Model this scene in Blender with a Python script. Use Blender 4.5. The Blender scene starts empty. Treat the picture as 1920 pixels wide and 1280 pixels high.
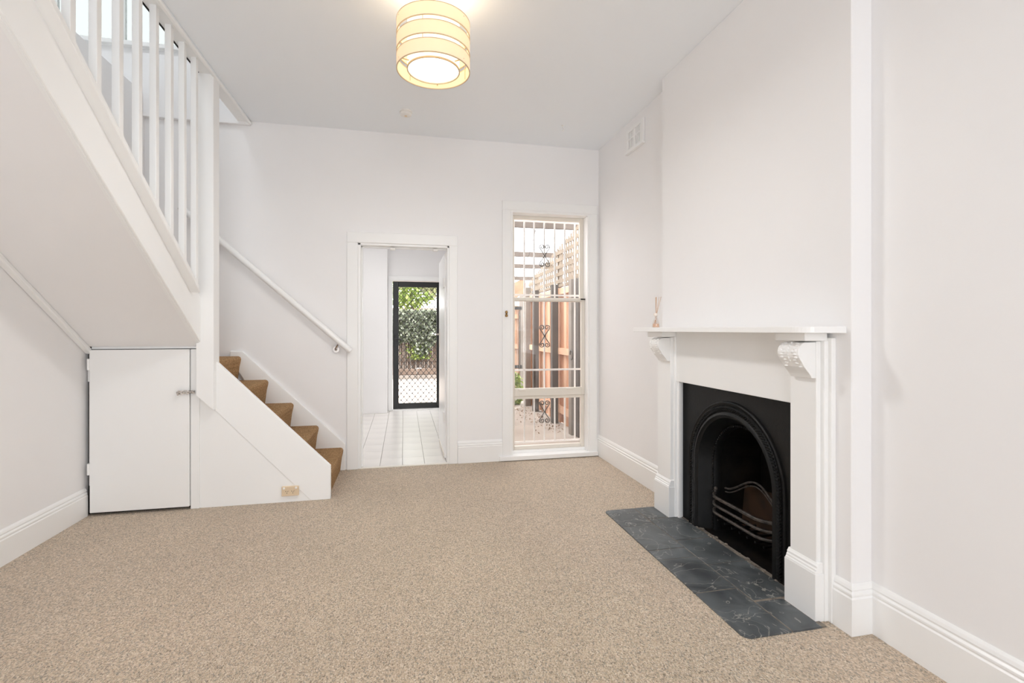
import bpy, bmesh, math, random
from math import sin, cos, pi, radians as R
from mathutils import Vector, Matrix
random.seed(7)
sc = bpy.context.scene
YB_ = 4.64
col = sc.collection

# ------------------------------------------------------------------ camera
YAW = math.atan2(203, 928)
cd = bpy.data.cameras.new('camera'); cam = bpy.data.objects.new('camera', cd); col.objects.link(cam)
cam.location = (0, 0, 1.25); cam.rotation_euler = (pi/2, 0, -YAW)
cd.sensor_width = 36; cd.lens = 36*928/1920; cd.shift_y = -22/1920; cd.clip_start = .02; cd.clip_end = 200
sc.camera = cam

# ------------------------------------------------------------------ world, lights, exposure
w = bpy.data.worlds.new('overcast_sky'); sc.world = w; w.use_nodes = True
nt = w.node_tree; nt.nodes.clear()
wo = nt.nodes.new('ShaderNodeOutputWorld'); bg = nt.nodes.new('ShaderNodeBackground')
bg.inputs[0].default_value = (.97, .98, 1, 1); bg.inputs[1].default_value = 5.4
nt.links.new(bg.outputs[0], wo.inputs[0])

def light(name, kind, loc, rot, energy, color=(1, 1, 1), **kw):
    l = bpy.data.lights.new(name, kind); l.energy = energy; l.color = color
    for k, v in kw.items(): setattr(l, k, v)
    o = bpy.data.objects.new(name, l); o.location = loc; o.rotation_euler = rot; col.objects.link(o); return o
light('sun', 'SUN', (0, 8, 9), Vector((.6, .35, -.9)).to_track_quat('-Z', 'Y').to_euler(), 1.3, (1, .95, .88), angle=R(5))
# light portals in the real openings (sampling aid only, they give no light of their own)
for nm, loc, rot, sx, sy in (('yard_window_portal', (1.4, YB_+.17, 1.22), (R(90), 0, 0), .8, 2.35), ('back_door_portal', (.2, 8.0, 1.0), (R(90), 0, 0), .74, 2.0), ('landing_window_portal', (-2.1, YB_+.17, 4.37), (R(90), 0, 0), 1.36, 1.55)):
    o = light(nm, 'AREA', loc, (R(-90), 0, 0), 1, shape='RECTANGLE', size=sx, size_y=sy)
    o.data.cycles.is_portal = True
# area light standing in for daylight of an unseen front window behind the camera
light('front_window_daylight', 'AREA', (.1, -3.3, 1.3), (R(90), 0, 0), 72, (.925, .97, 1.03), shape='RECTANGLE', size=2.2, size_y=2.5)
# added area light to brighten the kitchen; no fitting is visible
light('kitchen_fill_light', 'AREA', (-.6, 6.2, 2.66), (0, 0, 0), 14, (1, .985, .97), shape='DISK', size=.9)
# added area light to brighten the landing upstairs, out of view
light('landing_fill_light', 'AREA', (-2.2, 2.8, 5.3), (0, 0, 0), 15, (.95, .98, 1), shape='DISK', size=.8)
vs = sc.view_settings
vs.view_transform = 'Standard'; vs.look = 'None'; vs.gamma = 1; vs.use_curve_mapping = False; vs.exposure = 0.34
try:
    sc.cycles.max_bounces = 14; sc.cycles.diffuse_bounces = 9; sc.cycles.glossy_bounces = 4
    sc.cycles.transparent_max_bounces = 12; sc.cycles.caustics_reflective = False; sc.cycles.caustics_refractive = False
    sc.cycles.sample_clamp_indirect = 6
except Exception: pass

# ------------------------------------------------------------------ materials
def s2l(c): return tuple(((x/255)/12.92 if x/255 <= .04045 else (((x/255)+.055)/1.055)**2.4) for x in c)
def mat(name, rgb, rough=.5, metal=0, spec=.5, noise=None, bump=None, coords='Object', lin=False):
    """noise=(scale, rgb2, detail, lo, hi); bump=(scale, strength, distance)"""
    m = bpy.data.materials.new(name); m.use_nodes = True; t = m.node_tree; b = t.nodes['Principled BSDF']
    c = rgb if lin else s2l(rgb)
    b.inputs['Base Color'].default_value = (*c, 1); b.inputs['Roughness'].default_value = rough
    b.inputs['Metallic'].default_value = metal; b.inputs['Specular IOR Level'].default_value = spec
    tc = t.nodes.new('ShaderNodeTexCoord')
    if noise:
        n = t.nodes.new('ShaderNodeTexNoise'); n.inputs['Scale'].default_value = noise[0]; n.inputs['Detail'].default_value = noise[2]
        t.links.new(tc.outputs[coords], n.inputs['Vector'])
        r = t.nodes.new('ShaderNodeValToRGB'); r.color_ramp.elements[0].position = noise[3]; r.color_ramp.elements[1].position = noise[4]
        c2 = noise[1] if lin else s2l(noise[1])
        r.color_ramp.elements[0].color = (*c, 1); r.color_ramp.elements[1].color = (*c2, 1)
        t.links.new(n.outputs['Fac'], r.inputs[0]); t.links.new(r.outputs[0], b.inputs['Base Color'])
    if bump:
        n = t.nodes.new('ShaderNodeTexNoise'); n.inputs['Scale'].default_value = bump[0]; n.inputs['Detail'].default_value = 4
        t.links.new(tc.outputs[coords], n.inputs['Vector'])
        k = t.nodes.new('ShaderNodeBump'); k.inputs['Strength'].default_value = bump[1]; k.inputs['Distance'].default_value = bump[2]
        t.links.new(n.outputs['Fac'], k.inputs['Height']); t.links.new(k.outputs[0], b.inputs['Normal'])
    return m
M = {}
M['wall'] = mat('wall_paint', (241, 240, 240), .55, noise=(1.3, (239, 238, 238), 3, .35, .65), bump=(9, .12, .01))
M['ceiling'] = mat('ceiling_paint', (243, 247, 251), .8, bump=(6, .1, .01))
M['gloss'] = mat('gloss_paint', (243, 243, 242), .28, bump=(14, .08, .004))
M['trim'] = mat('satin_trim_paint', (242, 242, 241), .38, bump=(14, .08, .004))
M['cream'] = mat('aged_cream_paint', (226, 220, 210), .4)
M['shadow'] = mat('painted_gap_shade', (28, 24, 20), .9)  # near-black colour standing in for shade in gaps
M['iron'] = mat('blacked_cast_iron', (12, 12, 12), .5, 0, .3, noise=(18, (22, 21, 20), 5, .5, .8), bump=(60, .25, .003))
M['iron2'] = mat('worn_iron_bar', (84, 77, 71), .5, .25, .5, noise=(40, (44, 40, 37), 4, .4, .7), bump=(70, .3, .002))
M['soot'] = mat('sooty_firebox', (16, 15, 14), .95, 0, .1, noise=(7, (34, 27, 22), 4, .45, .8), bump=(20, .4, .01))
M['rust'] = mat('rusty_back_panel', (58, 40, 28), .85, 0, .2, noise=(8, (34, 25, 20), 4, .4, .7))
M['grout'] = mat('pale_hearth_grout', (138, 128, 116), .95, noise=(30, (98, 92, 86), 4, .4, .7))
M['chrome'] = mat('chrome', (205, 200, 195), .18, 1)
M['brass'] = mat('tarnished_brass', (160, 128, 84), .35, 1)
M['outlet'] = mat('yellowed_plastic', (222, 200, 170), .35)
M['white_pl'] = mat('white_plastic', (236, 234, 230), .35)
M['slot'] = mat('dark_slot', (40, 34, 28), .8)
M['black_al'] = mat('black_powder_coat', (22, 22, 20), .4)
M['tile'] = mat('white_floor_tile', (228, 224, 219), .25, noise=(3, (222, 218, 214), 2, .4, .7))
M['tgrout'] = mat('grey_tile_grout', (165, 160, 154), .9)
M['reed'] = mat('rattan_reed', (206, 176, 152), .7)
M['oil'] = mat('amber_scent_oil', (232, 190, 160), .1)
M['twine'] = mat('white_twine', (235, 226, 216), .8)
M['scroll'] = mat('grey_wrought_iron', (84, 79, 74), .5, .3)
M['barw'] = mat('white_grille_paint', (244, 240, 236), .4)
M['concrete'] = mat('yard_concrete', (158, 148, 138), .9, noise=(1.6, (138, 128, 118), 7, .35, .7), bump=(6, .4, .02))
M['paving'] = mat('pale_sunlit_paving', (182, 168, 156), .9, noise=(2.2, (168, 152, 138), 6, .4, .7), bump=(8, .3, .01))
M['wood_or'] = mat('new_red_cedar', (184, 136, 106), .7, noise=(2.2, (166, 114, 84), 6, .35, .7))
M['wood_or2'] = mat('pale_fence_timber', (198, 164, 136), .7, noise=(2.4, (180, 136, 108), 6, .35, .7))
M['wood_gr'] = mat('weathered_grey_timber', (130, 122, 114), .85, noise=(4, (118, 110, 102), 6, .35, .7))
M['wood_dk'] = mat('dark_grey_post_timber', (84, 78, 72), .85, noise=(4, (66, 62, 58), 6, .35, .7))
M['lattice'] = mat('weathered_lattice_timber', (134, 120, 102), .8, noise=(5, (116, 102, 86), 5, .35, .7))
M['beam'] = mat('pergola_beam_timber', (92, 82, 74), .8, noise=(3, (76, 66, 58), 5, .35, .7))
M['fence2'] = mat('brown_paling_timber', (108, 92, 80), .85, noise=(3, (88, 74, 64), 6, .35, .7))
M['bark'] = mat('bark', (92, 76, 62), .9)
M['rooft'] = mat('terracotta_roof', (160, 112, 88), .8, noise=(6, (138, 92, 70), 4, .4, .7))
M['bluewall'] = mat('pale_blue_weatherboard', (176, 188, 196), .7)
def leafmat(name, a, b, c):
    m = bpy.data.materials.new(name); m.use_nodes = True; t = m.node_tree; p = t.nodes['Principled BSDF']
    g = t.nodes.new('ShaderNodeNewGeometry'); r = t.nodes.new('ShaderNodeValToRGB')
    r.color_ramp.elements[0].color = (*s2l(a), 1); r.color_ramp.elements[1].color = (*s2l(c), 1)
    e = r.color_ramp.elements.new(.5); e.color = (*s2l(b), 1)
    t.links.new(g.outputs['Random Per Island'], r.inputs[0]); t.links.new(r.outputs[0], p.inputs['Base Color'])
    p.inputs['Roughness'].default_value = .45
    tr = t.nodes.new('ShaderNodeBsdfTranslucent'); mx = t.nodes.new('ShaderNodeMixShader'); mx.inputs[0].default_value = .3
    t.links.new(r.outputs[0], tr.inputs[0]); t.links.new(p.outputs[0], mx.inputs[1]); t.links.new(tr.outputs[0], mx.inputs[2])
    t.links.new(mx.outputs[0], t.nodes['Material Output'].inputs[0]); return m
M['ivy'] = leafmat('ivy_leaves', (64, 72, 56), (106, 114, 92), (172, 178, 160))
M['bright'] = leafmat('fresh_green_leaves', (92, 112, 50), (142, 162, 80), (186, 198, 124))
M['tree'] = leafmat('tree_leaves', (80, 84, 60), (128, 134, 92), (184, 180, 142))
M['litter'] = leafmat('dry_leaf_litter', (110, 88, 70), (140, 118, 98), (168, 150, 130))

def carpet_mat(name, C_, sheen=.35):
    m = bpy.data.materials.new(name); m.use_nodes = True; t = m.node_tree; b = t.nodes['Principled BSDF']
    b.inputs['Roughness'].default_value = .95; b.inputs['Specular IOR Level'].default_value = .1
    try: b.inputs['Sheen Weight'].default_value = sheen; b.inputs['Sheen Roughness'].default_value = .5
    except Exception: pass
    tc = t.nodes.new('ShaderNodeTexCoord'); mp = t.nodes.new('ShaderNodeMapping'); mp.inputs['Scale'].default_value = (1, .62, 1)
    t.links.new(tc.outputs['Object'], mp.inputs[0])
    v = t.nodes.new('ShaderNodeTexVoronoi'); v.inputs['Scale'].default_value = 250; t.links.new(mp.outputs[0], v.inputs['Vector'])
    sp = t.nodes.new('ShaderNodeSeparateColor'); t.links.new(v.outputs['Color'], sp.inputs[0])
    r = t.nodes.new('ShaderNodeValToRGB'); cr = r.color_ramp
    cr.elements[0].position = 0; cr.elements[0].color = (*s2l(C_[0]), 1)
    cr.elements[1].position = 1; cr.elements[1].color = (*s2l(C_[5]), 1)
    for p_, c_ in ((.1, C_[1]), (.3, C_[2]), (.62, C_[3]), (.85, C_[4])):
        e = cr.elements.new(p_); e.color = (*s2l(c_), 1)
    t.links.new(sp.outputs[0], r.inputs[0])
    n = t.nodes.new('ShaderNodeTexNoise'); n.inputs['Scale'].default_value = 1.1; n.inputs['Detail'].default_value = 5
    t.links.new(tc.outputs['Object'], n.inputs['Vector'])
    mr = t.nodes.new('ShaderNodeMapRange'); mr.inputs['From Min'].default_value = .3; mr.inputs['From Max'].default_value = .7
    mr.inputs['To Min'].default_value = .92; mr.inputs['To Max'].default_value = 1.06; t.links.new(n.outputs['Fac'], mr.inputs['Value'])
    mx = t.nodes.new('ShaderNodeVectorMath'); mx.operation = 'SCALE'
    t.links.new(r.outputs[0], mx.inputs[0]); t.links.new(mr.outputs[0], mx.inputs['Scale']); t.links.new(mx.outputs[0], b.inputs['Base Color'])
    wv = t.nodes.new('ShaderNodeTexWave'); wv.wave_type = 'BANDS'; wv.bands_direction = 'X'; wv.inputs['Scale'].default_value = 48; wv.inputs['Distortion'].default_value = 1.2
    wv.inputs['Detail Scale'].default_value = 8
    t.links.new(tc.outputs['Object'], wv.inputs['Vector'])
    ad = t.nodes.new('ShaderNodeMath'); ad.operation = 'MULTIPLY_ADD'; ad.inputs[1].default_value = -1.6
    t.links.new(v.outputs['Distance'], ad.inputs[0]); t.links.new(wv.outputs['Fac'], ad.inputs[2])
    k = t.nodes.new('ShaderNodeBump'); k.inputs['Strength'].default_value = .6; k.inputs['Distance'].default_value = .004
    t.links.new(ad.outputs[0], k.inputs['Height']); t.links.new(k.outputs[0], b.inputs['Normal'])
    return m
M['carpet'] = carpet_mat('fawn_loop_carpet', ((134, 114, 90), (158, 148, 132), (188, 165, 138), (207, 185, 159), (217, 198, 174), (232, 216, 196)))
M['stair_carpet'] = carpet_mat('brown_stair_carpet', ((124, 92, 58), (134, 104, 70), (162, 126, 86), (180, 142, 98), (190, 153, 110), (202, 168, 126)), .05)

def slate_mat():
    m = bpy.data.materials.new('veined_slate'); m.use_nodes = True; t = m.node_tree; b = t.nodes['Principled BSDF']
    b.inputs['Roughness'].default_value = .42
    tc = t.nodes.new('ShaderNodeTexCoord')
    n = t.nodes.new('ShaderNodeTexNoise'); n.inputs['Scale'].default_value = 5; n.inputs['Detail'].default_value = 8; n.inputs['Distortion'].default_value = .8
    t.links.new(tc.outputs['Object'], n.inputs['Vector'])
    r = t.nodes.new('ShaderNodeValToRGB'); cr = r.color_ramp
    cr.elements[0].position = .3; cr.elements[0].color = (*s2l((54, 57, 59)), 1); cr.elements[1].position = .72; cr.elements[1].color = (*s2l((104, 109, 111)), 1)
    t.links.new(n.outputs['Fac'], r.inputs[0])
    # thin pale veins: contour of a warped noise
    n2 = t.nodes.new('ShaderNodeTexNoise'); n2.inputs['Scale'].default_value = 4.5; n2.inputs['Detail'].default_value = 3; n2.inputs['Distortion'].default_value = 1.8
    t.links.new(tc.outputs['Object'], n2.inputs['Vector'])
    s = t.nodes.new('ShaderNodeMath'); s.operation = 'SUBTRACT'; s.inputs[1].default_value = .56; t.links.new(n2.outputs['Fac'], s.inputs[0])
    a = t.nodes.new('ShaderNodeMath'); a.operation = 'ABSOLUTE'; t.links.new(s.outputs[0], a.inputs[0])
    r2 = t.nodes.new('ShaderNodeValToRGB'); r2.color_ramp.elements[0].color = (.8, .8, .8, 1); r2.color_ramp.elements[1].position = .011; r2.color_ramp.elements[1].color = (0, 0, 0, 1)
    t.links.new(a.outputs[0], r2.inputs[0])
    mx = t.nodes.new('ShaderNodeMix'); mx.data_type = 'RGBA'; mx.inputs['B'].default_value = (*s2l((168, 166, 158)), 1)
    t.links.new(r2.outputs[0], mx.inputs['Factor']); t.links.new(r.outputs[0], mx.inputs['A'])
    # plaster specks
    v = t.nodes.new('ShaderNodeTexVoronoi'); v.inputs['Scale'].default_value = 26; t.links.new(tc.outputs['Object'], v.inputs['Vector'])
    r3 = t.nodes.new('ShaderNodeValToRGB'); r3.color_ramp.elements[0].color = (.8, .8, .8, 1); r3.color_ramp.elements[0].position = .06; r3.color_ramp.elements[1].position = .09; r3.color_ramp.elements[1].color = (0, 0, 0, 1)
    t.links.new(v.outputs['Distance'], r3.inputs[0])
    sc_ = t.nodes.new('ShaderNodeSeparateColor'); t.links.new(v.outputs['Color'], sc_.inputs[0])
    gt = t.nodes.new('ShaderNodeMath'); gt.operation = 'GREATER_THAN'; gt.inputs[1].default_value = .8; t.links.new(sc_.outputs[0], gt.inputs[0])
    mu = t.nodes.new('ShaderNodeMath'); mu.operation = 'MULTIPLY'; t.links.new(gt.outputs[0], mu.inputs[0]); t.links.new(r3.outputs[0], mu.inputs[1])
    mx2 = t.nodes.new('ShaderNodeMix'); mx2.data_type = 'RGBA'; mx2.inputs['B'].default_value = (*s2l((200, 198, 192)), 1)
    t.links.new(mu.outputs[0], mx2.inputs['Factor']); t.links.new(mx.outputs['Result'], mx2.inputs['A']); t.links.new(mx2.outputs['Result'], b.inputs['Base Color'])
    k = t.nodes.new('ShaderNodeBump'); k.inputs['Strength'].default_value = .5; k.inputs['Distance'].default_value = .006
    t.links.new(n.outputs['Fac'], k.inputs['Height']); t.links.new(k.outputs[0], b.inputs['Normal'])
    return m
M['slate'] = slate_mat()

def glass_mat(name, tint=(1, 1, 1), refl=.06):
    m = bpy.data.materials.new(name); m.use_nodes = True; t = m.node_tree; t.nodes.remove(t.nodes['Principled BSDF'])
    a = t.nodes.new('ShaderNodeBsdfTransparent'); a.inputs[0].default_value = (*tint, 1)
    g = t.nodes.new('ShaderNodeBsdfGlossy'); g.inputs['Roughness'].default_value = .02
    x = t.nodes.new('ShaderNodeMixShader'); x.inputs[0].default_value = refl
    t.links.new(a.outputs[0], x.inputs[1]); t.links.new(g.outputs[0], x.inputs[2]); t.links.new(x.outputs[0], t.nodes['Material Output'].inputs[0]); return m
M['glass'] = glass_mat('window_glass')
M['dimmed'] = glass_mat('dimming_tinted_glass', (.385, .40, .392), .03)  # tint added to dim the overbright landing window and the light through it
M['bottle'] = glass_mat('clear_bottle_glass', (.97, .95, .93), .12)
def emis(name, rgb, st):
    m = bpy.data.materials.new(name); m.use_nodes = True; t = m.node_tree; b = t.nodes['Principled BSDF']
    b.inputs['Base Color'].default_value = (*s2l(rgb), 1); b.inputs['Emission Color'].default_value = (*s2l(rgb), 1); b.inputs['Emission Strength'].default_value = st; return m
M['diffuser'] = emis('lit_lamp_diffuser', (255, 246, 226), 1.25)
M['drum'] = emis('lit_inner_drum_fabric', (255, 246, 224), .7)
def shade():
    m = bpy.data.materials.new('translucent_cream_shade_fabric'); m.use_nodes = True; t = m.node_tree; b = t.nodes['Principled BSDF']
    b.inputs['Base Color'].default_value = (*s2l((252, 236, 212)), 1); b.inputs['Roughness'].default_value = .8
    b.inputs['Emission Color'].default_value = (*s2l((255, 240, 212)), 1); b.inputs['Emission Strength'].default_value = .2
    tr = t.nodes.new('ShaderNodeBsdfTranslucent'); tr.inputs[0].default_value = (*s2l((255, 240, 214)), 1)
    x = t.nodes.new('ShaderNodeMixShader'); x.inputs[0].default_value = .3
    t.links.new(b.outputs[0], x.inputs[1]); t.links.new(tr.outputs[0], x.inputs[2]); t.links.new(x.outputs[0], t.nodes['Material Output'].inputs[0]); return m
M['shade'] = shade()
M['shade_edge'] = mat('shade_edge_binding', (214, 196, 164), .8)

# ------------------------------------------------------------------ mesh helpers
class MB:
    def __init__(s): s.v = []; s.f = []
    def add(s, vs, fs):
        n = len(s.v); s.v += [tuple(p) for p in vs]; s.f += [tuple(i+n for i in f) for f in fs]; return s
    def box(s, x0, x1, y0, y1, z0, z1):
        return s.add([(x0, y0, z0), (x1, y0, z0), (x1, y1, z0), (x0, y1, z0), (x0, y0, z1), (x1, y0, z1), (x1, y1, z1), (x0, y1, z1)],
                     [(0, 3, 2, 1), (4, 5, 6, 7), (0, 1, 5, 4), (1, 2, 6, 5), (2, 3, 7, 6), (3, 0, 4, 7)])
    def prism(s, pts, axis, a, b):
        """pts polygon in the two other axes; extruded along axis from a to b. axis x: pts=(y,z); y: (x,z); z: (x,y)"""
        def P(p, t): return {'x': (t, p[0], p[1]), 'y': (p[0], t, p[1]), 'z': (p[0], p[1], t)}[axis]
        n = len(pts); vs = [P(p, a) for p in pts]+[P(p, b) for p in pts]
        fs = [tuple(range(n))[::-1], tuple(range(n, 2*n))]+[(i, (i+1) % n, n+(i+1) % n, n+i) for i in range(n)]
        return s.add(vs, fs)
    def tube(s, path, r, n=8, cap=True):
        path = [Vector(p) for p in path]; rings = []; up = None
        for i, p in enumerate(path):
            d = (path[min(i+1, len(path)-1)]-path[max(i-1, 0)]).normalized()
            if up is None: up = Vector((0, 0, 1)) if abs(d.z) < .9 else Vector((1, 0, 0))
            a = d.cross(up).normalized(); b = a.cross(d).normalized(); up = b
            rr = r[i] if isinstance(r, (list, tuple)) else r
            rings.append([p+a*rr*cos(2*pi*k/n)+b*rr*sin(2*pi*k/n) for k in range(n)])
        vs = [q for g in rings for q in g]; fs = []
        for i in range(len(rings)-1):
            for k in range(n): fs.append((i*n+k, i*n+(k+1) % n, (i+1)*n+(k+1) % n, (i+1)*n+k))
        if cap: fs += [tuple(range(n))[::-1], tuple(range((len(rings)-1)*n, len(rings)*n))]
        return s.add(vs, fs)
    def lathe(s, prof, c=(0, 0), n=48, closed=False):
        """prof [(r,z)] about the vertical through c"""
        vs = []; m = len(prof)
        for k in range(n):
            a = 2*pi*k/n
            vs += [(c[0]+r*cos(a), c[1]+r*sin(a), z) for r, z in prof]
        fs = []
        for k in range(n):
            k2 = (k+1) % n
            for i in range(m if closed else m-1):
                j = (i+1) % m; fs.append((k*m+i, k2*m+i, k2*m+j, k*m+j))
        return s.add(vs, fs)
    def ball(s, c, r, n=8, m=6, sc=(1, 1, 1)):
        vs = [(c[0], c[1], c[2]-r*sc[2])]
        for i in range(1, m):
            t = -pi/2+pi*i/m
            for k in range(n): a = 2*pi*k/n; vs.append((c[0]+r*sc[0]*cos(t)*cos(a), c[1]+r*sc[1]*cos(t)*sin(a), c[2]+r*sc[2]*sin(t)))
        vs.append((c[0], c[1], c[2]+r*sc[2])); fs = []
        for k in range(n): fs.append((0, 1+(k+1) % n, 1+k))
        for i in range(m-2):
            for k in range(n): fs.append((1+i*n+k, 1+i*n+(k+1) % n, 1+(i+1)*n+(k+1) % n, 1+(i+1)*n+k))
        L = len(vs)-1
        for k in range(n): fs.append((L, 1+(m-2)*n+k, 1+(m-2)*n+(k+1) % n))
        return s.add(vs, fs)
    def sweep(s, prof, path, side=1, z=0, closed=True):
        """prof [(out, z)], path [(x,y)] open, offset to the left of travel * side, mitred"""
        n = len(path); m = len(prof); P = [Vector(p) for p in path]; offs = []
        for i in range(n):
            ds = []
            if i > 0: ds.append((P[i]-P[i-1]).normalized())
            if i < n-1: ds.append((P[i+1]-P[i]).normalized())
            ns = [Vector((-d.y, d.x))*side for d in ds]
            if len(ns) == 1: offs.append(ns[0])
            else:
                b = (ns[0]+ns[1]).normalized(); offs.append(b/max(.2, b.dot(ns[0])))
        vs = [(P[i].x+offs[i].x*o, P[i].y+offs[i].y*o, z+h) for i in range(n) for o, h in prof]; fs = []
        for i in range(n-1):
            for k in range(m): j = (k+1) % m; fs.append((i*m+k, (i+1)*m+k, (i+1)*m+j, i*m+j))
        fs += [tuple(range(m)), tuple(range((n-1)*m, n*m))[::-1]]
        return s.add(vs, fs)
    def build(s, name, m, parent=None, bevel=0, smooth=False, seg=1, kind=None, label=None):
        me = bpy.data.meshes.new(name); me.from_pydata(s.v, [], s.f); me.validate()
        bm = bmesh.new(); bm.from_mesh(me); bmesh.ops.recalc_face_normals(bm, faces=bm.faces); bm.to_mesh(me); bm.free()
        me.materials.append(m)
        if smooth:
            for p in me.polygons: p.use_smooth = True
            try: me.set_sharp_from_angle(angle=R(40))
            except Exception: pass
        o = bpy.data.objects.new(name, me); col.objects.link(o)
        if parent is not None: o.parent = parent; o.matrix_parent_inverse = Matrix.Identity(4) if parent.parent else Matrix.Translation(parent.location).inverted()
        if bevel:
            b = o.modifiers.new('bevel', 'BEVEL'); b.width = bevel; b.segments = seg; b.limit_method = 'ANGLE'; b.angle_limit = R(40)
        if kind: o['kind'] = kind
        if label: o['label'] = label
        return o
def box(name, m, x0, x1, y0, y1, z0, z1, parent=None, **k): return MB().box(min(x0, x1), max(x0, x1), min(y0, y1), max(y0, y1), min(z0, z1), max(z0, z1)).build(name, m, parent, **k)
def thing(name, label, cat, loc=(0, 0, 0), group=None, kind=None):
    o = bpy.data.objects.new(name, None); o.location = loc; o.empty_display_size = .1; col.objects.link(o)
    o['label'] = label
    if cat: o['category'] = cat
    if group: o['group'] = group
    if kind: o['kind'] = kind
    return o
def tag(o, label, cat, group=None):
    o['label'] = label; o['category'] = cat
    if group: o['group'] = group
    return o
def struct(o, label=None):
    o['kind'] = 'structure'
    if label: o['label'] = label
    return o
def holed(axis, a, b, u0, u1, z0, z1, holes):
    """slab from a to b on axis, spanning u (other horizontal axis) and z, with rectangular holes (u0,u1,z0,z1)"""
    us = sorted({u0, u1, *[h[0] for h in holes], *[h[1] for h in holes]}); zs = sorted({z0, z1, *[h[2] for h in holes], *[h[3] for h in holes]})
    us = [u for u in us if u0 <= u <= u1]; zs = [z for z in zs if z0 <= z <= z1]
    ok = lambda i, j: 0 <= i < len(us)-1 and 0 <= j < len(zs)-1 and not any(h[0] <= (us[i]+us[i+1])/2 <= h[1] and h[2] <= (zs[j]+zs[j+1])/2 <= h[3] for h in holes)
    mb = MB(); P = (lambda t, u, z: (t, u, z)) if axis == 'x' else (lambda t, u, z: (u, t, z)); idx = {}
    def V(t, i, j):
        k = (t, i, j)
        if k not in idx: idx[k] = len(mb.v); mb.v.append(P(t, us[i], zs[j]))
        return idx[k]
    for i in range(len(us)-1):
        for j in range(len(zs)-1):
            if not ok(i, j): continue
            for t in (a, b): mb.f.append((V(t, i, j), V(t, i+1, j), V(t, i+1, j+1), V(t, i, j+1)))
            for di, dj, e in ((-1, 0, ((i, j), (i, j+1))), (1, 0, ((i+1, j), (i+1, j+1))), (0, -1, ((i, j), (i+1, j))), (0, 1, ((i, j+1), (i+1, j+1)))):
                if not ok(i+di, j+dj): mb.f.append((V(a, *e[0]), V(a, *e[1]), V(b, *e[1]), V(b, *e[0])))
    return mb

# ================================================================== ROOM SHELL
CZ = 3.04; XL, XR, YB, YF = -2.09, 1.90, 4.64, -3.4
floor = struct(MB().box(XL-.1, XR+.1, YF-.1, YB+.02, -.08, 0).build('floor', M['carpet']))
struct(MB().box(-1.28, XR+.1, YF-.1, YB+.16, CZ, CZ+.25).build('ceiling', M['ceiling']))
struct(MB().box(-3.3, -1.28, YF-.1, .9, CZ, CZ+.25).build('ceiling_stair_front', M['ceiling']))
struct(MB().box(XL-.12, XL, YF-.1, YB+.02, -.1, 3.19).build('wall_left', M['wall']))
struct(holed('x', XR, XR+.1, YF-.1, YB+.02, -.1, CZ+.1, [(1.98, 2.99, -.1, .92)]).build('wall_right', M['wall']))
struct(holed('y', YB, YB+.16, XL-.12, XR+.1, -.1, CZ+.02, [(-.405, .42, -.1, 2.05), (1.0, 1.80, .045, 2.40)]).build('wall_back', M['wall']))
struct(holed('y', YF-.12, YF, XL-.12, XR+.1, -.1, CZ+.02, []).build('wall_front', M['wall']))
# chimney breast, with the fireplace opening through it
breast = struct(holed('x', 1.80, XR+.002, 1.69, 3.22, 0, CZ, [(1.98, 2.99, 0, .915)]).build('wall_chimney_breast', M['wall'], bevel=.004))

# upper landing seen through the balusters
struct(holed('y', YB, YB+.16, -3.42, -1.18, CZ+.02, 5.5, [(-2.78, -1.42, 3.60, 5.15)]).build('wall_landing_back', M['wall']))
struct(MB().box(-2.09, -1.285, YB-.035, YB, 3.0, 3.52).build('trim_landing_bulkhead', M['wall'], bevel=.004))
struct(MB().box(-1.28, -1.16, .9, YB, CZ+.25, 5.5).build('wall_landing_right', M['wall']))
struct(MB().box(-3.42, -3.3, .8, YB, 3.0, 5.5).build('wall_landing_left', M['wall']))
struct(MB().box(-3.42, -1.16, .78, .9, CZ+.25, 5.5).build('wall_landing_front', M['wall']))
struct(MB().box(-3.42, -1.16, .78, YB+.16, 5.5, 5.6).build('ceiling_landing', M['ceiling']))
struct(MB().box(-3.42, -2.13, .8, YB, 3.08, 3.18).build('floor_landing', M['trim']))
lw = thing('window_2', 'tall white-framed landing window glimpsed above, between the white balusters', None, (-2.1, YB, 3.6), kind='structure')
wf = MB()
for x in (-2.78, -2.30, -1.86, -1.46): wf.box(x, x+.045, YB+.03, YB+.08, 3.60, 5.15)
wf.box(-2.78, -1.42, YB+.03, YB+.08, 3.60, 3.64).box(-2.78, -1.42, YB+.03, YB+.08, 5.10, 5.15)
wf.build('window_frame', M['trim'], lw)
MB().box(-2.86, -1.36, YB-.05, YB+.03, 3.565, 3.60).build('window_sill', M['trim'], lw, bevel=.003)
for x in (-2.30, -2.05): MB().box(x, x+.02, YB+.005, YB+.03, 3.605, 3.70).build('window_latch', M['scroll'], lw)
MB().box(-2.76, -1.44, YB+.053, YB+.057, 3.62, 5.12).build('pane', M['dimmed'], lw)

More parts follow.
